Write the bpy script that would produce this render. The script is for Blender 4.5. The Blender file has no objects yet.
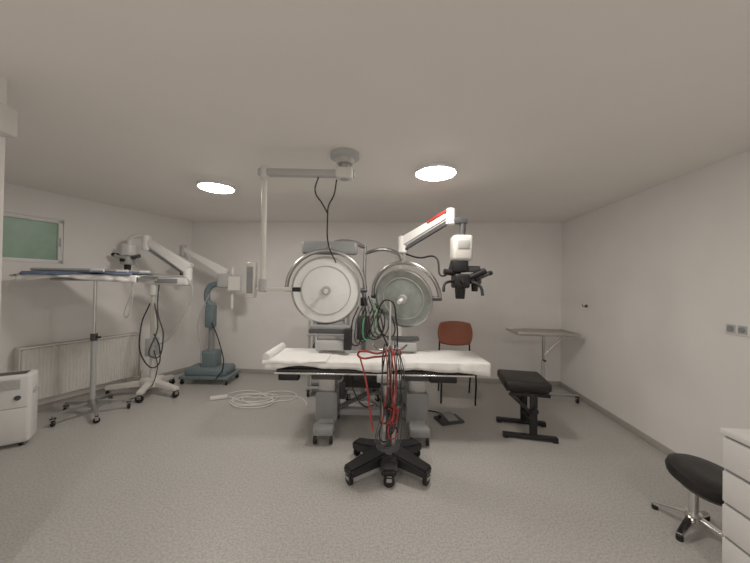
import bpy, bmesh, math, random
from mathutils import Vector, Matrix, Euler
random.seed(4)
C=bpy.context.scene.collection
sc=bpy.context.scene
sc.view_settings.view_transform='Standard'
sc.view_settings.look='None'
sc.view_settings.exposure=0.12
sc.view_settings.gamma=1.22

# ---------------------------------------------------------------- materials
def mat(name,col,rough=.5,metal=0,emis=None,es=0,noise=0,nscale=20,bump=0,spec=None):
    m=bpy.data.materials.new(name); m.use_nodes=True
    nt=m.node_tree; b=nt.nodes['Principled BSDF']
    b.inputs['Base Color'].default_value=(*col,1)
    b.inputs['Roughness'].default_value=rough
    b.inputs['Metallic'].default_value=metal
    if spec is not None: b.inputs['Specular IOR Level'].default_value=spec
    if emis: 
        b.inputs['Emission Color'].default_value=(*emis,1); b.inputs['Emission Strength'].default_value=es
    if noise or bump:
        tc=nt.nodes.new('ShaderNodeTexCoord'); n=nt.nodes.new('ShaderNodeTexNoise')
        n.inputs['Scale'].default_value=nscale; n.inputs['Detail'].default_value=4
        nt.links.new(tc.outputs['Object'],n.inputs['Vector'])
        if noise:
            r=nt.nodes.new('ShaderNodeValToRGB')
            r.color_ramp.elements[0].position=.3; r.color_ramp.elements[1].position=.7
            r.color_ramp.elements[0].color=(*[c*(1-noise) for c in col],1)
            r.color_ramp.elements[1].color=(*[min(1,c*(1+noise*.5)) for c in col],1)
            nt.links.new(n.outputs['Fac'],r.inputs['Fac']); nt.links.new(r.outputs['Color'],b.inputs['Base Color'])
        if bump:
            bp=nt.nodes.new('ShaderNodeBump'); bp.inputs['Strength'].default_value=bump; bp.inputs['Distance'].default_value=.01
            nt.links.new(n.outputs['Fac'],bp.inputs['Height']); nt.links.new(bp.outputs['Normal'],b.inputs['Normal'])
    return m
M={}
M['wall']=mat('wall_paint',(.82,.80,.785),.7,noise=.03,nscale=3,bump=.04)
M['ceil']=mat('ceiling_paint',(.88,.845,.81),.7,noise=.02,nscale=2)
M['skirt']=mat('skirting_vinyl',(.36,.34,.32),.5)
M['white']=mat('white_enamel',(.76,.75,.74),.35,noise=.03,nscale=8)
M['plast']=mat('white_plastic',(.76,.76,.76),.4)
M['cream']=mat('cream_enamel',(.66,.645,.61),.4,noise=.04,nscale=6)
M['grey']=mat('grey_paint',(.22,.23,.24),.4,noise=.05,nscale=8)
M['lgrey']=mat('light_grey_plastic',(.40,.41,.41),.4)
M['dgrey']=mat('dark_grey_plastic',(.042,.044,.05),.45)
M['black']=mat('black_rubber',(.008,.008,.010),.5,spec=.3)
M['leather']=mat('black_leatherette',(.009,.0085,.009),.45,bump=.3,nscale=120,spec=.35)
M['steel']=mat('brushed_steel',(.44,.44,.44),.3,1,noise=.08,nscale=30)
M['chrome']=mat('chrome',(.70,.70,.70),.12,1)
M['red']=mat('red_tubing',(.33,.022,.018),.4)
M['green']=mat('green_tubing',(.04,.22,.09),.4)
M['teal']=mat('blue_grey_cover',(.12,.17,.19),.45,noise=.1,nscale=7)
M['blue']=mat('blue_drape',(.13,.18,.30),.8,noise=.2,nscale=25)
M['cloth']=mat('white_sheet',(.84,.83,.82),.85,noise=.04,nscale=15,bump=.3)
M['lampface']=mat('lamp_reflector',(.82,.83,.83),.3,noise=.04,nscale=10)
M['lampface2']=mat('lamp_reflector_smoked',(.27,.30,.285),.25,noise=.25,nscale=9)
M['brown']=mat('red_brown_upholstery',(.22,.055,.024),.6,noise=.15,nscale=60)
M['tray']=mat('tray_metal',(.48,.46,.44),.35,.8)
M['emit']=mat('led_diffuser',(.9,.9,.88),.5,emis=(1,.91,.80),es=58)
M['pane']=mat('frosted_green_glass',(.12,.20,.14),.35,emis=(.28,.45,.30),es=.08,noise=.25,nscale=6)
M['label']=mat('label_dark',(.05,.05,.06),.5)
M['screen']=mat('dark_screen',(.01,.012,.016),.15)

def floor_mat():
    m=bpy.data.materials.new('speckled_vinyl'); m.use_nodes=True
    nt=m.node_tree; b=nt.nodes['Principled BSDF']
    tc=nt.nodes.new('ShaderNodeTexCoord')
    def ramp(sc_,p0,p1,c0,c1):
        n=nt.nodes.new('ShaderNodeTexNoise'); n.inputs['Scale'].default_value=sc_; n.inputs['Detail'].default_value=3
        nt.links.new(tc.outputs['Object'],n.inputs['Vector'])
        r=nt.nodes.new('ShaderNodeValToRGB'); e=r.color_ramp.elements
        e[0].position=p0;e[1].position=p1;e[0].color=(*c0,1);e[1].color=(*c1,1)
        nt.links.new(n.outputs['Fac'],r.inputs['Fac']); return r
    a=ramp(75,.38,.62,(.345,.335,.322),(.47,.458,.442))
    d=ramp(115,.33,.40,(.55,.53,.51),(1,1,1))
    g=ramp(1.3,.3,.7,(.93,.93,.93),(1,1,1))
    m1=nt.nodes.new('ShaderNodeMixRGB'); m1.blend_type='MULTIPLY'; m1.inputs[0].default_value=1
    m2=nt.nodes.new('ShaderNodeMixRGB'); m2.blend_type='MULTIPLY'; m2.inputs[0].default_value=1
    nt.links.new(a.outputs[0],m1.inputs[1]); nt.links.new(d.outputs[0],m1.inputs[2])
    nt.links.new(m1.outputs[0],m2.inputs[1]); nt.links.new(g.outputs[0],m2.inputs[2])
    nt.links.new(m2.outputs[0],b.inputs['Base Color'])
    b.inputs['Roughness'].default_value=.36
    return m
M['floor']=floor_mat()

# ---------------------------------------------------------------- helpers
def fin(bm,name,m,par=None,smooth=False,loc=(0,0,0),rot=(0,0,0)):
    bmesh.ops.recalc_face_normals(bm,faces=bm.faces)
    me=bpy.data.meshes.new(name); bm.to_mesh(me); bm.free()
    if smooth:
        for p in me.polygons: p.use_smooth=True
        try: me.set_sharp_from_angle(angle=math.radians(40))
        except Exception: pass
    o=bpy.data.objects.new(name,me); C.objects.link(o)
    o.location=loc; o.rotation_euler=rot
    me.materials.append(M[m])
    if par: o.parent=par
    return o
def root(name,loc,rz=0):
    e=bpy.data.objects.new(name,None); C.objects.link(e); e.location=loc; e.rotation_euler=(0,0,rz); e.empty_display_size=.1
    return e
def box(par,name,c,s,m,rot=(0,0,0),bev=.006,seg=2):
    bm=bmesh.new(); bmesh.ops.create_cube(bm,size=1)
    bmesh.ops.scale(bm,vec=s,verts=bm.verts)
    if bev>0: bmesh.ops.bevel(bm,geom=bm.edges[:],offset=min(bev,min(s)*.45),segments=seg,affect='EDGES',profile=.5)
    return fin(bm,name,m,par,True,c,rot)
def cyl(par,name,p1,p2,r,m,r2=None,seg=24,bev=0):
    p1=Vector(p1);p2=Vector(p2);d=p2-p1
    bm=bmesh.new(); bmesh.ops.create_cone(bm,cap_ends=True,segments=seg,radius1=r,radius2=r if r2 is None else r2,depth=d.length)
    if bev:
        ed=[e for e in bm.edges if len(e.link_faces)==2 and any(len(f.verts)>4 for f in e.link_faces)]
        bmesh.ops.bevel(bm,geom=ed,offset=bev,segments=2,affect='EDGES')
    q=d.to_track_quat('Z','Y')
    o=fin(bm,name,m,par,True,(p1+p2)/2); o.rotation_euler=q.to_euler(); return o
def lathe(par,name,prof,m,loc=(0,0,0),rot=(0,0,0),seg=48):
    bm=bmesh.new(); rings=[]
    for r,z in prof:
        if r<1e-5: rings.append([bm.verts.new((0,0,z))])
        else: rings.append([bm.verts.new((r*math.cos(2*math.pi*i/seg),r*math.sin(2*math.pi*i/seg),z)) for i in range(seg)])
    for a,b in zip(rings,rings[1:]):
        for i in range(seg):
            j=(i+1)%seg
            if len(a)==1 and len(b)>1: bm.faces.new((a[0],b[i],b[j]))
            elif len(b)==1 and len(a)>1: bm.faces.new((a[i],a[j],b[0]))
            elif len(a)>1: bm.faces.new((a[i],a[j],b[j],b[i]))
    return fin(bm,name,m,par,True,loc,rot)
def tube(par,name,pts,r,m,cyc=False,res=8,poly=False):
    cu=bpy.data.curves.new(name,'CURVE'); cu.dimensions='3D'; cu.bevel_depth=r; cu.bevel_resolution=3; cu.resolution_u=res; cu.use_fill_caps=True
    if poly:
        s=cu.splines.new('POLY'); s.points.add(len(pts)-1)
        for p,q in zip(s.points,pts): p.co=(*q,1)
    else:
        s=cu.splines.new('BEZIER'); s.bezier_points.add(len(pts)-1)
        for p,q in zip(s.bezier_points,pts): p.co=q; p.handle_left_type=p.handle_right_type='AUTO'
    s.use_cyclic_u=cyc
    o=bpy.data.objects.new(name,cu); C.objects.link(o); cu.materials.append(M[m])
    if par:o.parent=par
    return o
def caster(par,name,x,y,wr=.035,m='black',top=.1,ang=0):
    dx,dy=math.cos(ang)*.014,math.sin(ang)*.014
    cyl(par,name+'_wheel',(x-dx,y-dy,wr),(x+dx,y+dy,wr),wr,m,bev=.005)
    nx,ny=dx/.014,dy/.014
    for s in(-1,1):
        box(par,name+'_fork',(x+s*nx*.019,y+s*ny*.019,(wr+top)/2+.004),(.005,wr*.9,top-wr),'steel',(0,0,ang),.001)
    cyl(par,name+'_stem',(x,y,top-.012),(x,y,top+.02),.012,'steel',seg=12)
    box(par,name+'_plate',(x,y,top-.006),(.05,wr,.012),m,(0,0,ang),.003)
def prism(par,name,poly,z0,z1,m,bev=.0,smooth=True):
    bm=bmesh.new(); vs=[bm.verts.new((x,y,z0)) for x,y in poly]; f=bm.faces.new(vs)
    r=bmesh.ops.extrude_face_region(bm,geom=[f]); bmesh.ops.translate(bm,vec=(0,0,z1-z0),verts=[v for v in r['geom'] if isinstance(v,bmesh.types.BMVert)])
    if bev: bmesh.ops.bevel(bm,geom=bm.edges[:],offset=bev,segments=2,affect='EDGES')
    return fin(bm,name,m,par,smooth)
def taper_leg(par,name,p1,p2,w1,h1,w2,h2,m):
    p1=Vector(p1);p2=Vector(p2);d=(p2-p1).normalized();n=Vector((-d.y,d.x,0)).normalized();u=d.cross(n)*-1
    if u.z<0:u=-u
    bm=bmesh.new();vs=[]
    for p,w,h in((p1,w1,h1),(p2,w2,h2)):
        for a,b in((-1,-1),(1,-1),(1,1),(-1,1)): vs.append(bm.verts.new(p+n*a*w/2+u*b*h/2))
    for f in((0,1,2,3),(4,5,6,7),(0,1,5,4),(1,2,6,5),(2,3,7,6),(3,0,4,7)): bm.faces.new([vs[i] for i in f])
    bmesh.ops.bevel(bm,geom=bm.edges[:],offset=min(w2,h2)*.2,segments=2,affect='EDGES')
    return fin(bm,name,m,par,True)
def star(par,n,R,m,ph=0,wr=.035,top=.095,w=.05,hub=.06,wm='black'):
    for i in range(n):
        a=ph+2*math.pi*i/n; x,y=math.cos(a)*R,math.sin(a)*R
        taper_leg(par,f'leg_{i+1}',(0,0,top+.045),(x,y,top+.022),w,.05,w*.7,.026,m)
        caster(par,f'caster_{i+1}',x*.97,y*.97,wr,wm,top,a)
    cyl(par,'hub',(0,0,top),(0,0,top+.09),hub,m,bev=.008)

# ---------------------------------------------------------------- room shell
H=2.5
P=[(-3.1,5.05),(2.86,4.6),(2.29,-1.5),(-1.855,-1.5),(-1.855,1.49),(-4.58,1.49)]
T=.12
def wall(name,a,b,hole=None,skirt=True):
    a=Vector((*a,0));b=Vector((*b,0));u=(b-a);L=u.length;u.normalize();n=Vector((-u.y,u.x,0))
    rects=[(0,L,0,H)]
    if hole:
        s0,s1,z0,z1=hole; rects=[(0,s0,0,H),(s1,L,0,H),(s0,s1,0,z0),(s0,s1,z1,H)]
    bm=bmesh.new()
    for s0,s1,z0,z1 in rects:
        vs=[]
        for t in(0,T):
            for s,z in((s0,z0),(s1,z0),(s1,z1),(s0,z1)): vs.append(bm.verts.new(a+u*s+n*t+Vector((0,0,z))))
        for f in((0,1,2,3),(4,5,6,7),(0,1,5,4),(1,2,6,5),(2,3,7,6),(3,0,4,7)): bm.faces.new([vs[i] for i in f])
    fin(bm,'wall_'+name,'wall')
    if skirt:
        ang=math.atan2(u.y,u.x); c=(a+b)/2-n*.007
        box(None,'baseboard_'+name,(c.x,c.y,.035),(L-.015,.013,.07),'skirt',(0,0,ang),.003)
    return a,u,n
wall('back',P[0],P[1]); wall('right',P[1],P[2]); wall('front',P[2],P[3]); wall('left_near',P[3],P[4]); wall('left_jog',(-1.976,1.49),P[5])
La=Vector((*P[5],0)); Lu=(Vector((*P[0],0))-La).normalized(); Ln=Vector((-Lu.y,Lu.x,0)); Lang=math.atan2(Lu.y,Lu.x)
def onL(Y): return (Y-1.49)/Lu.y
w0,w1=onL(3.02),onL(3.57)
wall('left',P[5],P[0],(w0,w1,1.68,2.2))
prism(None,'floor',[(-4.75,-1.7),(3.1,-1.7),(3.1,5.3),(-4.75,5.3)],-.1,0,'floor',smooth=False)
prism(None,'ceiling',[(-4.75,-1.7),(3.1,-1.7),(3.1,5.3),(-4.75,5.3)],H,H+.1,'ceil',smooth=False)
# window
wc=La+Lu*((w0+w1)/2)+Ln*.05
wn=root('window_1',(wc.x,wc.y,1.94),Lang); L=w1-w0
box(wn,'pane',(0,0,0),(L-.08,.012,.44),'pane',bev=0)
for s in(-1,1):
    box(wn,'jamb',(s*(L/2-.022),-.01,0),(.044,.06,.52),'plast'); box(wn,'rail',(0,-.01,s*.238),(L,.06,.044),'plast')
box(wn,'handle',(L/2-.022,-.055,0),(.02,.03,.1),'plast')
# ceiling lamps; last two are unseen, added to brighten walls and ceiling
for i,(x,y) in enumerate([(-1.66,3.1),(.51,2.59),(-1.0,-.5),(1.2,-.5)]):
    e=root('ceiling_or_fill_light'+('' if i==0 else f'.{i:03d}'),(x,y,H))
    lathe(e,'housing',[(0,0),(.180,0),(.182,-.026),(.176,-.032),(.168,-.032),(.166,-.012),(0,-.012)],'plast')
    lathe(e,'diffuser',[(.165,-.020),(.165,-.031),(.155,-.037),(.13,-.041),(.1,-.043),(0,-.044)],'emit')
# near-wall sensor box
e=root('wall_sensor',(-1.82,1.445,2.27)); box(e,'case',(0,0,0),(.07,.08,.14),'cream',bev=.01); box(e,'base',(-.02,0,0),(.03,.07,.12),'lgrey')
# socket + hook on right wall
ra=math.atan2(6.1,.57)
e=root('wall_socket',(2.43+.0934*2.17-.006,2.17,1.225),ra)
box(e,'plate',(0,.0,0),(.16,.012,.085),'plast',bev=.003)
for s in(-1,1):
    box(e,'inset',(s*.038,.006,0),(.06,.006,.06),'lgrey',bev=.002)
    lathe(e,'outlet',[(0,0),(.018,0),(.02,.006),(.02,.012)],'grey',(s*.038,.02,0),(math.pi/2,0,0),20)
e=root('wall_hook',(2.43+.0934*3.96-.01,3.96,1.265)); cyl(e,'plate',(0.01,0,0),(-.005,0,0),.02,'dgrey'); tube(e,'hook',[(0,0,0),(-.04,0,-.005),(-.05,0,.02)],.005,'dgrey')

# ---------------------------------------------------------------- radiator
r0,r1=onL(3.22),onL(4.30); rc=La+Lu*((r0+r1)/2)-Ln*.075; RL=r1-r0
e=root('radiator',(rc.x,rc.y,0),Lang)
bm=bmesh.new(); N=int(RL/.033)*4; pr=[]
for i in range(N+1):
    x=-RL/2+.02+(RL-.04)*i/N; pr.append((x,-.045-(.008 if i%4 in(1,2) else 0)))
lo=[bm.verts.new((x,y,.17)) for x,y in pr]; hi=[bm.verts.new((x,y,.735)) for x,y in pr]
for i in range(N): bm.faces.new((lo[i],lo[i+1],hi[i+1],hi[i]))
fin(bm,'front_panel','cream',e)
box(e,'core',(0,.005,.45),(RL-.03,.09,.56),'cream'); box(e,'top_grille',(0,0,.75),(RL,.115,.02),'cream')
for s in(-1,1): box(e,'side_cover',(s*(RL/2-.006),0,.455),(.012,.11,.6),'cream'); 
for i in range(40): box(e,'slot',(-RL/2+.03+i*(RL-.06)/39,0,.7605),(.008,.08,.002),'grey',bev=0)
for s in(-1,1): 
    cyl(e,'leg',(s*(RL/2-.12),.02,0),(s*(RL/2-.12),.02,.2),.012,'cream')
cyl(e,'valve',(RL/2,-.01,.2),(RL/2+.05,-.01,.2),.018,'plast'); cyl(e,'pipe',(RL/2+.03,-.01,0),(RL/2+.03,-.01,.2),.008,'cream')

# ---------------------------------------------------------------- dehumidifier
e=root('dehumidifier',(-3.31,2.70,0),.62)
box(e,'body',(0,0,.335),(.38,.22,.61),'plast',bev=.03,seg=4)
box(e,'tank_front',(0,-.108,.2),(.34,.012,.28),'white',bev=.005)
box(e,'tank_groove',(0,-.109,.352),(.34,.006,.006),'lgrey',bev=0)
box(e,'control_panel',(0,-.01,.638),(.30,.13,.010),'dgrey',bev=.004)
for i in range(9): box(e,'louvre',(-.01,-.111,.52+i*.010),(.27,.006,.004),'lgrey',bev=.001)
cyl(e,'badge',(.11,-.11,.44),(.11,-.118,.44),.022,'label')
for x in(-.13,.13):
    for y in(-.07,.07): cyl(e,'wheel',(x-.012,y,.025),(x+.012,y,.025),.025,'black'); box(e,'wheel_mount',(x,y,.045),(.05,.05,.03),'dgrey')
tube(e,'side_handle',[(.185,-.06,.46),(.2,-.05,.48),(.2,.05,.48),(.185,.06,.46)],.012,'lgrey')

# ---------------------------------------------------------------- left instrument stand
e=root('instrument_table',(-3.13,3.36,0),math.radians(14))
star(e,5,.33,'steel',.3,.03,.085,.04,.045)
cyl(e,'column_lower',(0,0,.15),(0,0,.85),.024,'lgrey',bev=.003); cyl(e,'column_upper',(0,0,.85),(0.0,0,1.50),.017,'chrome')
cyl(e,'clamp',(0,0,.82),(0,0,.9),.032,'dgrey'); cyl(e,'clamp_knob',(0,0,.86),(.07,-.02,.86),.012,'black')
box(e,'tray_support',(0,0,1.50),(.8,.05,.03),'steel')
box(e,'tray',(-.02,0,1.53),(1.06,.42,.035),'lgrey',bev=.01)
tube(e,'tray_rail',[(-.56,-.22,1.54),(.52,-.22,1.54),(.52,.22,1.54),(-.56,.22,1.54)],.008,'steel',True,poly=True)
def cloth(par,name,x0,x1,yw,z,hang,m,nx=60,amp=.006,seed=1,th=.004,hangf=None):
    rnd=random.Random(seed); ph=[rnd.uniform(0,6) for _ in range(6)]
    hf=hang if hangf is None else hangf
    sec=[(-yw/2-.012,z-hf),(-yw/2-.012,z-hf*.66),(-yw/2-.011,z-hf*.33),(-yw/2-.008,z-.006),(-yw/2+.005,z)]
    sec+=[(-yw/2+.02+(yw-.04)*i/10,z) for i in range(11)]
    sec+=[(yw/2-.005,z),(yw/2+.008,z-.006),(yw/2+.011,z-hang*.33),(yw/2+.012,z-hang*.66),(yw/2+.012,z-hang)]
    bm=bmesh.new(); g=[]
    for i in range(nx+1):
        x=x0+(x1-x0)*i/nx; row=[]
        for k,(y,zz) in enumerate(sec):
            d=max(0,(z-zz)/max(hang,hf,.01)); w=math.sin(x*17+ph[0])+.6*math.sin(x*31+ph[1])
            if k<4: yy=y-abs(w)*amp*2.2*d; z2=zz+math.sin(x*5+ph[2])*.02*d+math.sin(x*13+ph[4])*.01*d
            elif k>15: yy=y+abs(w)*amp*2.2*d; z2=zz+math.sin(x*6+ph[3])*.02*d
            else: yy=y; z2=zz+amp*(.5+.5*math.sin(x*9+y*14+ph[4]))*(1+math.sin(x*23-y*9+ph[5]))*.5
            row.append(bm.verts.new((x,yy,z2)))
        g.append(row)
    for a,b in zip(g,g[1:]):
        for k in range(len(sec)-1): bm.faces.new((a[k],b[k],b[k+1],a[k+1]))
    o=fin(bm,name,m,par,True); md=o.modifiers.new('s','SOLIDIFY'); md.thickness=th; md.offset=1
    return o
cloth(e,'white_wrap',-.53,.50,.44,1.553,.06,'cloth',amp=.008,seed=3)
cloth(e,'blue_drape',-.50,.46,.45,1.575,.022,'blue',amp=.006,seed=8)
for i in range(6): cyl(e,'wrapped_instrument',(-.48+i*.08,-.14+i*.05,1.600),(.05+i*.08,-.17+i*.07,1.605),.016,'cloth' if i%2 else 'lgrey',seg=12)
tube(e,'push_handle',[(-.55,-.2,1.53),(-.62,-.18,1.53),(-.64,0,1.53),(-.62,.18,1.53),(-.55,.2,1.53)],.01,'steel')
tube(e,'hanging_cord',[(.45,-.22,1.52),(.47,-.24,1.3),(.40,-.22,1.1),(.45,-.2,1.4)],.005,'lgrey')

# ---------------------------------------------------------------- microscope builder parts
def bino(par,pfx,c,s=1,m='dgrey',flip=1):
    x,y,z=c
    box(par,pfx+'_optic_body',(x,y,z),(.13*s,.15*s,.12*s),m,bev=.02*s,seg=3)
    cyl(par,pfx+'_objective',(x,y,z-.06*s),(x,y,z-.15*s),.045*s,'black',.038*s,bev=.004)
    for k in(-1,1):
        cyl(par,pfx+'_tube',(x+flip*.05*s,y+k*.032*s,z+.02*s),(x+flip*.16*s,y+k*.032*s,z+.07*s),.022*s,m)
        cyl(par,pfx+'_eyepiece',(x+flip*.16*s,y+k*.032*s,z+.07*s),(x+flip*.20*s,y+k*.032*s,z+.09*s),.027*s,'black',bev=.004*s)
        cyl(par,pfx+'_knob',(x,y+k*.07*s,z),(x,y+k*.12*s,z),.025*s,'black',bev=.003)

# left microscope
e=root('surgical_microscope',(-2.95,4.02,0),0)
for i,a in enumerate((200,-20,80,-75,150)):
    a=math.radians(a);R=(.5,.46,.4,.36,.42)[i];x,y=math.cos(a)*R,math.sin(a)*R
    if i==2 or i==4: x*=.55;y*=.9
    taper_leg(e,f'leg_{i+1}',(0,0,.15),(x,y,.115),.10,.08,.07,.045,'cream'); caster(e,f'caster_{i+1}',x*.95,y*.95,.045,'black',.1,a)
box(e,'base_block',(0,0,.16),(.2,.2,.12),'cream',bev=.02)
cyl(e,'column',(0,0,.2),(0,0,1.35),.038,'cream',bev=.004)
box(e,'column_box',(.0,-.02,.62),(.12,.12,.24),'lgrey',bev=.015)
cyl(e,'column_collar',(0,0,1.3),(0,0,1.46),.06,'white',bev=.01)
box(e,'control_housing',(.2,0,1.5),(.56,.14,.12),'white',bev=.035,seg=4)
box(e,'control_panel',(.2,-.072,1.5),(.3,.006,.06),'grey',bev=.002)
cyl(e,'elbow',(.44,0,1.5),(.44,0,1.68),.055,'white',bev=.01)
taper_leg(e,'balance_arm',(.47,0,1.66),(-.1,-.03,2.03),.11,.15,.08,.09,'white')
taper_leg(e,'parallel_rod',(.42,0,1.58),(-.08,-.03,1.92),.03,.03,.03,.03,'grey')
cyl(e,'arm_joint',(-.1,-.03,1.9),(-.1,-.03,2.1),.055,'white',bev=.01)
tube(e,'head_bracket',[(-.1,-.03,2.07),(-.22,-.04,2.09),(-.3,-.05,2.04),(-.31,-.05,1.95)],.03,'white')
box(e,'head',(-.31,-.05,1.9),(.13,.14,.16),'white',bev=.03,seg=3)
bino(e,'scope',(-.32,-.06,1.76),.9,'lgrey',-1)
cyl(e,'assistant_tube',(-.26,-.06,1.8),(-.14,-.1,1.82),.025,'dgrey')
tube(e,'power_cable',[(.1,-.06,1.45),(.12,-.1,1.1),(.2,-.1,.75),(.1,-.12,.5),(.14,-.12,.9),(.05,-.06,1.2)],.009,'dgrey')
tube(e,'light_cable',[(-.25,-.05,1.8),(-.1,-.08,1.62),(.2,-.09,1.58),(.5,-.05,1.5),(.4,-.06,1.0),(.2,-.07,.7),(.05,-.07,.65)],.008,'lgrey')
tube(e,'loop_cable',[(-.02,-.05,1.2),(-.1,-.09,.9),(-.02,-.12,.45),(.12,-.12,.38),(.16,-.1,.6),(.06,-.07,.8)],.008,'black')
tube(e,'foot_cable',[(.05,-.06,.6),(.2,-.2,.35),(.1,-.25,.1),(-.1,-.35,.02)],.006,'black')

# blue-grey covered microscope
e=root('surgical_microscope',(-2.46,4.55,0),0)
box(e,'base_cover',(0,0,.17),(.62,.36,.13),'teal',bev=.05,seg=4); box(e,'base_plinth',(0,0,.1),(.72,.42,.045),'teal',bev=.015)
for k,(x,y) in enumerate([(-.32,-.17),(.32,-.17),(-.32,.17),(.32,.17)]): caster(e,f'caster_{k+1}',x,y,.036,'black',.085,.3*k)
box(e,'tower_lower',(.0,0,.33),(.24,.22,.28),'teal',bev=.04,seg=4)
cyl(e,'column',(0,0,.4),(0,0,1.18),.042,'grey',bev=.004)
box(e,'console',(.0,-.03,.98),(.13,.13,.34),'teal',bev=.025)
tube(e,'curved_shaft',[(0,0,1.1),(-.08,0,1.25),(-.04,0,1.42),(.12,0,1.48)],.045,'teal')
box(e,'pivot_housing',(.2,0,1.52),(.22,.14,.22),'lgrey',bev=.03,seg=3)
taper_leg(e,'balance_arm',(.22,0,1.62),(-.42,-.05,1.98),.1,.14,.07,.07,'white')
cyl(e,'arm_joint',(-.43,-.05,1.88),(-.43,-.05,2.04),.045,'lgrey',bev=.008)
box(e,'head',(-.43,-.06,1.82),(.12,.12,.12),'lgrey',bev=.025)
bino(e,'scope',(-.43,-.06,1.7),.75,'dgrey',-1)
cyl(e,'counter_post',(.3,0,1.1),(.3,0,1.72),.02,'white'); box(e,'screen',(.36,-.06,1.48),(.2,.03,.26),'lgrey',bev=.01); box(e,'screen_glass',(.36,-.077,1.48),(.17,.004,.2),'cream',bev=0)
tube(e,'side_cable',[(.05,-.1,.9),(.2,-.15,.6),(.28,-.2,.25),(.2,-.24,.1)],.008,'black')
tube(e,'back_cable',[(-.02,-.06,1.3),(-.15,-.1,.9),(-.1,-.1,.5),(-.08,-.12,.3)],.008,'lgrey')

# floor cable
e=root('extension_cable',(-1.55,3.95,0))
pts=[]
for i in range(46):
    a=i*.75; r=.16+.09*math.sin(i*.9); pts.append((-.2+i*.011+r*1.5*math.cos(a),r*math.sin(a)-.1+.05*math.sin(i*.3),.009+.004*(i%3)))
pts+=[(.55,.0,.008),(.7,-.15,.008),(.75,-.3,.008)]
tube(e,'cord',pts,.006,'plast')
box(e,'socket_block',(-.42,-.1,.025),(.2,.05,.04),'plast',(0,0,.4))

# ---------------------------------------------------------------- ceiling pendant arm
e=root('ceiling_mounted_arm',(-.247,2.29,0))
lathe(e,'ceiling_plate',[(0,2.5),(.11,2.5),(.11,2.465),(.075,2.45),(.06,2.42),(0,2.42)],'lgrey')
cyl(e,'drop_shaft',(0,0,2.3),(0,0,2.44),.038,'steel',bev=.004)
box(e,'horizontal_arm',(-.29,0,2.345),(.74,.06,.055),'lgrey',bev=.012)
box(e,'hub',(0,0,2.345),(.13,.1,.085),'cream',bev=.02)
cyl(e,'end_joint',(-.61,0,2.29),(-.61,0,2.395),.035,'cream',bev=.008)
cyl(e,'drop_pole',(-.61,0,2.3),(-.61,0,1.46),.020,'cream')
cyl(e,'lower_joint',(-.61,0,1.43),(-.61,0,1.53),.03,'lgrey',bev=.005)
box(e,'lower_arm',(-.56,0,1.455),(.36,.035,.03),'cream',bev=.008)
box(e,'control_unit',(-.69,-.01,1.52),(.07,.07,.27),'cream',bev=.015); box(e,'control_face',(-.69,-.047,1.52),(.045,.004,.2),'grey',bev=0)
cyl(e,'handle_grip',(-.38,0,1.455),(-.32,0,1.455),.018,'black')
tube(e,'cord_left',[(-.2,0,2.32),(-.22,-.01,2.2),(-.17,0,2.12),(-.13,.03,2.05)],.006,'black')
tube(e,'cord_right',[(-.06,0,2.3),(-.08,0,2.18),(-.12,.01,2.1),(-.13,.03,2.02)],.006,'black')
tube(e,'cord_drop',[(-.13,.03,2.05),(-.15,.2,1.85),(-.12,.5,1.7)],.006,'black')

# ---------------------------------------------------------------- operating table
e=root('operating_table',(0.01,3.1,0))
box(e,'mattress_head',(-.78,0,.71),(.46,.44,.07),'leather',bev=.025,seg=3)
box(e,'mattress_mid',(-.05,0,.71),(.98,.48,.08),'leather',bev=.025,seg=3)
box(e,'mattress_foot',(.74,0,.71),(.58,.48,.08),'leather',bev=.025,seg=3)
box(e,'frame',(0,0,.645),(1.9,.40,.05),'dgrey',bev=.01)
for s in(-1,1): cyl(e,'side_rail',(-.95,s*.235,.645),(.95,s*.235,.645),.012,'chrome')
cloth(e,'sheet',-1.04,1.07,.5,.762,.07,'cloth',nx=110,amp=.006,seed=5,hangf=.06)
cloth(e,'folded_sheet',.28,1.09,.52,.775,.05,'cloth',nx=40,amp=.006,seed=11,hangf=.09)
cloth(e,'folded_pad',-1.06,-.45,.51,.773,.04,'cloth',nx=40,amp=.006,seed=14,hangf=.03)
cyl(e,'paper_roll',(-1.03,-.26,.80),(-1.03,.26,.80),.035,'cloth',bev=.004)
for nme,x in(('left',-.47),('right',.43)):
    box(e,nme+'_lift_head',(x,0,.59),(.30,.30,.07),'dgrey',bev=.015)
    box(e,nme+'_lift_upper',(x,0,.48),(.17,.19,.2),'steel',bev=.012)
    box(e,nme+'_lift_lower',(x,0,.28),(.22,.24,.3),'grey',bev=.02)
    box(e,nme+'_foot',(x,0,.13),(.16,.62,.07),'lgrey',bev=.02)
    for s in(-1,1):
        box(e,nme+'_foot_cap',(x,s*.27,.135),(.19,.12,.085),'grey',bev=.02)
        caster(e,nme+f'_caster_{s}',x-.075*1,s*.27,.05,'black',.11,0); caster(e,nme+f'_casterb_{s}',x+.075,s*.27,.05,'black',.11,0)
box(e,'cross_beam',(0,0,.2),(.7,.09,.06),'grey',bev=.01)
box(e,'drive_motor',(-.12,-.05,.55),(.36,.2,.14),'black',bev=.02)
for s in(-1,1): taper_leg(e,'scissor_brace',(s*.36,-.08,.26),(-s*.22,-.08,.56),.04,.04,.04,.04,'dgrey')
for x,w in((-.82,.2),(.66,.26),(-.1,.22)): box(e,'under_clamp',(x,-.2,.60),(w,.07,.06),'black',bev=.012)
box(e,'hand_control',(-.3,-.27,.5),(.06,.03,.16),'black',bev=.01); tube(e,'control_cable',[(-.3,-.27,.58),(-.25,-.26,.64),(-.2,-.25,.5),(-.1,-.24,.35),(0,-.1,.3)],.006,'black')
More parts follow.
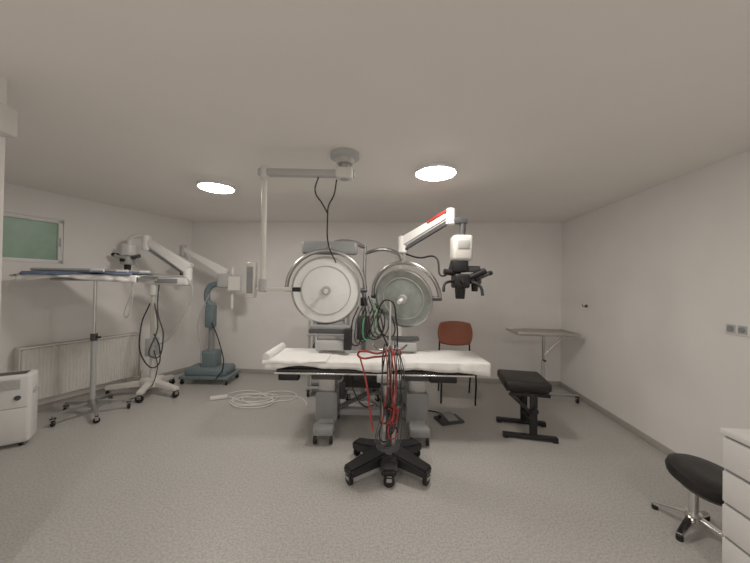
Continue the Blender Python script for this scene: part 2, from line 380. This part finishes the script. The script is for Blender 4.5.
for x in(-.62,-.32):
    cyl(e,'support_post',(x,.12,.75),(x,.12,1.0),.014,'chrome')
box(e,'arm_support',(-.47,.1,1.0),(.46,.13,.045),'dgrey',bev=.015); box(e,'arm_pad',(-.47,.1,1.04),(.42,.12,.04),'grey',bev=.015)
box(e,'instrument_box',(-.47,.08,.86),(.30,.16,.10),'lgrey',bev=.02)
box(e,'clamp_block',(-.28,.02,.93),(.08,.1,.22),'black',bev=.015)
box(e,'right_support',(.30,.12,.93),(.34,.10,.04),'dgrey',bev=.012)
for x in(.2,.40): cyl(e,'right_post',(x,.12,.75),(x,.12,.93),.012,'chrome')
box(e,'right_device',(.33,.1,.85),(.22,.12,.09),'lgrey',bev=.015)

# ---------------------------------------------------------------- twin-head surgical light
e=root('mobile_surgical_light',(-.13,3.66,0))
star(e,4,.27,'grey',math.pi/4,.04,.1,.06,.06)
cyl(e,'column',(0,0,.15),(0,0,1.3),.03,'steel'); cyl(e,'column_upper',(0,0,1.3),(0,0,1.98),.022,'steel'); 
box(e,'power_box',(0,-.03,.98),(.16,.14,.28),'dgrey',bev=.015)
cyl(e,'collar',(0,0,1.24),(0,0,1.34),.045,'black',bev=.005)
def head(pfx,cx,cy,cz,r,face,tilt,yaw):
    rt=(math.pi/2+tilt,0,yaw)
    lathe(e,pfx+'_shell',[(0,-.13),(r*.4,-.125),(r*.8,-.08),(r*.98,-.02),(r*1.03,.0),(r*1.03,.03),(r*.985,.035),(r*.97,.02)],'steel',(cx,cy,cz),rt,64)
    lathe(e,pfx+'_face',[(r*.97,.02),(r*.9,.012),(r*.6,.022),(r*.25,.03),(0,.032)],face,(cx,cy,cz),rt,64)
    lathe(e,pfx+'_ring',[(r*.72,.02),(r*.725,.026),(r*.74,.026),(r*.745,.018)],'lgrey',(cx,cy,cz),rt,64)
    Rm=Euler(rt).to_matrix()
    p=lambda v:tuple(Vector((cx,cy,cz))+Rm@Vector(v))
    cyl(e,pfx+'_hub',p((0,0,.025)),p((0,0,.06)),.05,'lgrey',bev=.006)
    cyl(e,pfx+'_sterile_handle',p((0,0,.06)),p((0,0,.15)),.018,'plast',.022,bev=.004)
    n=28; pts=[p(((r+.07)*math.cos(math.pi*i/n),(r+.07)*math.sin(math.pi*i/n),-.04)) for i in range(n+1)]
    tube(e,pfx+'_yoke',pts,.022,'steel')
    for s in(0,n): 
        q=Vector(pts[s]); cc=Vector((cx,cy,cz)); d=(cc-q).normalized(); cyl(e,pfx+'_pivot',tuple(q-d*.02),tuple(q+d*.09),.025,'dgrey',bev=.004)
    return pts[n//2]
t1=head('main',-.40,-.38,1.43,.36,'lampface',.08,.12)
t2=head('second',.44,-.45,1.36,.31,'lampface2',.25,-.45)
tube(e,'arm_main',[(0,0,1.95),(-.15,-.1,2.0),(-.35,-.3,1.95),t1],.024,'steel'); tube(e,'arm_second',[(0,0,1.88),(.2,-.1,1.92),(.38,-.3,1.85),t2],.022,'steel')
box(e,'arm_counterweight',(-.38,-.31,1.9),(.62,.09,.15),'grey',bev=.03,seg=3)
for k in range(8):
    x=-.02+.04*k
    tube(e,'draped_cable',[(x,-.3,1.45-.04*k),(x+.06,-.42,1.15),(x+.02+.04*math.sin(k*2),-.46,.95),(x-.05,-.47,.85+.02*k),(x-.09,-.45,1.05),(x-.03,-.3,1.25)],.008,('black','dgrey','black','green','black','black','dgrey','black')[k])

# ---------------------------------------------------------------- equipment cart behind the table
e=root('medical_equipment_cart',(-.62,4.2,0),.05)
for x in(-.25,.25):
    for y in(-.2,.2): caster(e,'caster',x,y,.04,'black',.09,0); box(e,'upright',(x,y,.62),(.03,.03,1.06),'lgrey',bev=.004)
for z in(.12,.5,.82,1.13): box(e,'shelf',(0,0,z),(.56,.46,.025),'lgrey',bev=.006)
box(e,'drawer_unit',(0,-.0,.3),(.44,.4,.3),'grey',bev=.01)
for z in(.22,.31,.40): box(e,'drawer_front',(0,-.205,z),(.42,.012,.075),'lgrey',bev=.003)
box(e,'console_lower',(0,0,.6),(.42,.36,.16),'dgrey',bev=.012); box(e,'console_face',(0,-.182,.6),(.38,.006,.12),'label',bev=0)
box(e,'console_upper',(0,0,.92),(.40,.34,.15),'lgrey',bev=.012); box(e,'console_screen',(-.08,-.172,.92),(.16,.006,.1),'screen',bev=0)
for k in range(3): cyl(e,'dial',(.06+k*.05,-.17,.92),(.06+k*.05,-.19,.92),.015,'black')

# ---------------------------------------------------------------- foot pedal under the table
e=root('foot_pedal',(.85,3.35,0),.3)
prism(e,'pedal_base',[(-.14,-.1),(.14,-.1),(.14,.1),(-.14,.1)],0,.03,'dgrey',.008)
box(e,'pedal_plate',(0,-.01,.055),(.12,.16,.015),'grey',(.18,0,0),.005); cyl(e,'pedal_knob',(-.1,.03,.03),(-.1,.03,.06),.02,'black')
tube(e,'pedal_cable',[(0,.1,.02),(-.05,.25,.008),(-.25,.35,.008),(-.38,.45,.008)],.006,'black')

# ---------------------------------------------------------------- microscope over the table
e=root('surgical_microscope',(.33,4.0,0))
box(e,'base',(0.06,0,.13),(.52,.42,.09),'grey',bev=.03,seg=3)
for k,(x,y) in enumerate([(-.15,-.16),(.27,-.16),(-.15,.16),(.27,.16)]): caster(e,f'caster_{k+1}',x,y,.04,'black',.09,.4*k)
box(e,'cabinet',(.03,0,.5),(.3,.3,.66),'lgrey',bev=.03,seg=3)
cyl(e,'column',(0,0,.8),(0,0,1.9),.045,'white',bev=.004)
cyl(e,'column_joint',(0,0,1.8),(0,0,2.02),.065,'white',bev=.01)
taper_leg(e,'first_arm',(0,0,1.97),(-.02,-.62,1.97),.1,.11,.09,.1,'white')
cyl(e,'elbow',(-.02,-.62,1.86),(-.02,-.62,2.05),.06,'white',bev=.01)
taper_leg(e,'spring_arm',(-.02,-.62,1.98),(.39,-1.05,2.2),.09,.12,.08,.085,'white')
taper_leg(e,'arm_stripe',(.22,-.885,2.15),(.38,-1.055,2.235),.085,.03,.083,.03,'red')
taper_leg(e,'parallel_rod',(0,-.66,1.9),(.38,-1.05,2.12),.03,.03,.03,.03,'dgrey')
cyl(e,'tip_joint',(.40,-1.06,2.1),(.40,-1.06,2.26),.045,'cream',bev=.008)
box(e,'tip_link',(.47,-1.06,2.14),(.18,.07,.06),'dgrey',bev=.012)
cyl(e,'drop_stem',(.52,-1.06,2.16),(.52,-1.06,1.98),.03,'dgrey')
box(e,'head_housing',(.51,-1.06,1.87),(.19,.17,.25),'cream',bev=.03,seg=3)
box(e,'head_window',(.51,-1.148,1.90),(.11,.006,.08),'lgrey',bev=.002)
box(e,'focus_block',(.49,-1.06,1.69),(.15,.15,.11),'black',bev=.015)
bino(e,'scope',(.50,-1.08,1.55),1.15,'black',1)
bino(e,'assistant',(.66,-1.02,1.57),.8,'dgrey',1)
cyl(e,'camera',(.5,-1.06,1.62),(.34,-1.08,1.64),.03,'black',bev=.004); box(e,'camera_body',(.63,-1.05,1.67),(.12,.1,.06),'dgrey',bev=.01)
tube(e,'handle_left',[(.42,-1.12,1.55),(.33,-1.17,1.52),(.31,-1.2,1.45)],.014,'black'); tube(e,'handle_right',[(.58,-1.12,1.55),(.66,-1.18,1.5),(.67,-1.22,1.42)],.014,'black')
tube(e,'fibre_cable',[(.45,-1.0,1.8),(.36,-.95,1.6),(.3,-.85,1.8),(.15,-.75,1.8),(.02,-.6,1.85)],.01,'black')

# ---------------------------------------------------------------- wheeled cable stand in front
e=root('equipment_trolley',(.13,2.46,0))
for i,a in enumerate((218,322,40,140,270)):
    a=math.radians(a);R=(.40,.38,.36,.36,.27)[i];x,y=math.cos(a)*R,math.sin(a)*R*.86
    taper_leg(e,f'leg_{i+1}',(0,0,.15),(x,y,.10),.17,.10,.11,.065,'black')
    caster(e,f'caster_{i+1}',x*.94,y*.94,.042,'black',.085,a)
cyl(e,'base_boss',(0,0,.1),(0,0,.22),.12,'dgrey',.09,bev=.01)
box(e,'column',(0,0,.45),(.12,.12,.5),'steel',bev=.012)
box(e,'column_strip',(0,-.062,.45),(.05,.006,.48),'dgrey',bev=.001)
cyl(e,'pole',(0,0,.65),(0,0,1.05),.018,'chrome')
box(e,'cable_shelf',(0,-.01,.74),(.2,.14,.03),'lgrey',bev=.008)
tube(e,'cable_hook_bar',[(-.14,-.02,1.02),(-.1,0,.98),(0,0,.97),(.1,0,.98),(.14,-.02,1.02)],.01,'chrome')
R2=random.Random(2)
for k in range(15):
    x=-.09+.18*k/14+R2.uniform(-.01,.01); y=-.08-R2.uniform(0,.04); zt=.99+R2.uniform(-.03,.04); zb=.30+R2.uniform(-.06,.14)
    tube(e,f'cable_{k+1}',[(x*.6,0,zt-.03),(x*.75,y,zt),(x+R2.uniform(-.03,.03),y-.02,.72),(x+R2.uniform(-.03,.03),y-.01,.5),(x*.9,y-.02,zb),(x*.5+.05,y+.01,zb+.08),(x+.03,y-.02,.55)],.0048,R2.choice(['red','black','black','dgrey','red','dgrey','black']))
tube(e,'red_hose',[(-.26,.02,.93),(-.2,-.02,.96),(-.1,-.03,.945),(.02,-.04,.98),(.09,-.03,.955),(.02,0,.93),(-.12,0,.91),(-.24,.0,.905)],.009,'red',True)
tube(e,'red_tail',[(-.24,0,.9),(-.19,-.08,.75),(-.15,-.1,.5),(-.13,-.12,.36)],.007,'red')
tube(e,'black_loop',[(-.02,0,1.0),(-.1,-.03,1.28),(-.02,-.02,1.38),(.05,-.02,1.2),(.06,-.04,1.0)],.007,'black')
cyl(e,'pole_tip',(0,0,1.05),(0,0,1.38),.010,'chrome')

# ---------------------------------------------------------------- chair
e=root('visitor_chair',(1.10,4.0,0),math.radians(-8))
def rounded_back(par,name,w,h,th,c,m,curve=.04,rx=0):
    bm=bmesh.new(); nx,nz=12,8; g=[]
    for i in range(nx+1):
        u=-1+2*i/nx; row=[]
        for j in range(nz+1):
            v=-1+2*j/nz
            x=u*w/2*math.sqrt(max(0,1-.28*v*v)); z=v*h/2*math.sqrt(max(0,1-.28*u*u)); row.append(bm.verts.new((x,-curve*u*u,z)))
        g.append(row)
    for a,b in zip(g,g[1:]):
        for k in range(nz): bm.faces.new((a[k],b[k],b[k+1],a[k+1]))
    o=fin(bm,name,m,par,True,c,(rx,0,0)); s=o.modifiers.new('s','SOLIDIFY'); s.thickness=th; s.offset=0
    b=o.modifiers.new('b','BEVEL'); b.width=th*.4; b.segments=3
    return o
rounded_back(e,'backrest',.47,.34,.045,(0,.2,.84),'brown',rx=-.12)
rounded_back(e,'seat',.47,.44,.06,(0,-.02,.46),'brown',curve=.01,rx=math.pi/2)
for s in(-1,1):
    tube(e,'frame',[(s*.21,-.22,0.012),(s*.21,-.2,.42),(s*.21,-.12,.44),(s*.21,.12,.44),(s*.21,.2,.5),(s*.2,.235,.85)],.012,'black')
    tube(e,'rear_leg',[(s*.21,.1,.43),(s*.21,.24,.012)],.012,'black')
cyl(e,'crossbar',(-.21,.05,.43),(.21,.05,.43),.011,'black'); cyl(e,'crossbar_front',(-.21,-.19,.4),(.21,-.19,.4),.011,'black')

# ---------------------------------------------------------------- right tray table
e=root('mayo_table',(2.32,4.15,0),math.radians(-4))
box(e,'tray',(-.01,0,.875),(.80,.42,.018),'tray',bev=.005)
for s in(-1,1): box(e,'lip_side',(-.01+s*.395,0,.888),(.012,.42,.03),'tray',bev=.003); box(e,'lip',(-.01,s*.205,.888),(.80,.012,.03),'tray',bev=.003)
tube(e,'support_frame',[(-.36,-.15,.86),(.36,-.15,.86),(.36,.15,.86),(-.36,.15,.86)],.009,'chrome',True,poly=True)
cyl(e,'post',(.02,0,.12),(.02,0,.86),.018,'steel'); cyl(e,'post_sleeve',(.02,0,.1),(.02,0,.5),.026,'lgrey'); cyl(e,'knob',(.02,0,.5),(.02,-.06,.5),.014,'black')
tube(e,'base_u',[(-.3,-.2,.1),(.02,-.19,.1),(.36,-.2,.1)],.016,'steel'); cyl(e,'base_stem',(.02,-.19,.1),(.02,.18,.1),.016,'steel')
for k,(x,y) in enumerate([(-.3,-.2),(.36,-.2),(.02,.18)]): caster(e,f'caster_{k+1}',x,y,.03,'black',.085)
tube(e,'brace',[(.02,0,.55),(.15,0,.7),(.3,-.0,.86)],.009,'chrome')

# ---------------------------------------------------------------- black adjustable bench
e=root('adjustable_bench',(1.59,3.14,0),math.radians(-12))
box(e,'seat_cushion',(-.03,0,.53),(.43,.44,.095),'leather',bev=.03,seg=4)
box(e,'seat_board',(-.03,0,.475),(.39,.38,.02),'black',bev=.004)
for s,y in(('front',-.17),('rear',.17)):
    box(e,s+'_foot_bar',(.0,y,.03),(.50,.055,.038),'black',bev=.006)
    for k in(-1,1): box(e,s+'_rubber_foot',(k*.225,y,.0125),(.05,.06,.025),'black',bev=.005)
    box(e,s+'_post',(.03,y,.24),(.065,.045,.42),'black',bev=.006)
    box(e,s+'_arm',(0,y,.44),(.36,.04,.03),'black',bev=.005)
    box(e,s+'_brace',(-.08,y,.34),(.03,.03,.30),'black',(0,-.85,0),.004)
box(e,'stretcher',(.03,0,.16),(.04,.34,.04),'black',bev=.006)
cyl(e,'adjust_knob',(.03,-.19,.30),(.03,-.24,.30),.03,'black',bev=.004)

# ---------------------------------------------------------------- black low stool
e=root('swivel_stool',(2.03,1.90,0),.3)
lathe(e,'seat',[(0,.30),(.15,.30),(.185,.32),(.196,.350),(.19,.380),(.16,.400),(.08,.400),(0,.396)],'leather',(0,0,0),(.17,.05,0),64)
lathe(e,'seat_pan',[(0,.275),(.12,.275),(.14,.302),(0,.302)],'dgrey',(0,0,0),(.17,.05,0))
cyl(e,'gas_lift',(0,0,.08),(0,0,.3),.024,'chrome'); cyl(e,'hub',(0,0,.05),(0,0,.11),.04,'chrome',bev=.006)
for i in range(4):
    a=math.pi/2*i+.15; x,y=math.cos(a)*.20,math.sin(a)*.20
    taper_leg(e,f'leg_{i+1}',(0,0,.085),(x,y,.035),.045,.03,.03,.02,'chrome'); cyl(e,f'glide_{i+1}',(x*.95,y*.95,0),(x*.95,y*.95,.03),.018,'black')

# ---------------------------------------------------------------- white drawers
e=root('chest_of_drawers',(2.055,1.165,0),math.radians(-5.3))
box(e,'carcass',(0,0,.385),(.48,.80,.73),'white',bev=.003); box(e,'top',(-.005,0,.765),(.50,.82,.03),'white',bev=.004)
box(e,'plinth',(.02,0,.02),(.44,.78,.04),'white')
for i in range(4):
    z=.06+i*.173
    box(e,f'drawer_{i+1}',(-.247,0,z+.08),(.018,.785,.155),'white',bev=.003); box(e,f'finger_groove_{i+1}',(-.2405,0,z+.165),(.006,.78,.012),'grey',bev=0)

# ---------------------------------------------------------------- world, camera
w=bpy.data.worlds.new('world'); sc.world=w; w.use_nodes=True; w.node_tree.nodes['Background'].inputs[0].default_value=(.5,.55,.6,1); w.node_tree.nodes['Background'].inputs[1].default_value=.3
cam=bpy.data.cameras.new('camera'); cam.lens=14.4; cam.sensor_width=36; cam.clip_start=.05
co=bpy.data.objects.new('camera',cam); C.objects.link(co)
co.matrix_world=Matrix.Translation((0,0,1.506))@Matrix.Rotation(math.radians(90.5),4,'X')@Matrix.Rotation(math.radians(1.0),4,'Z')
sc.camera=co
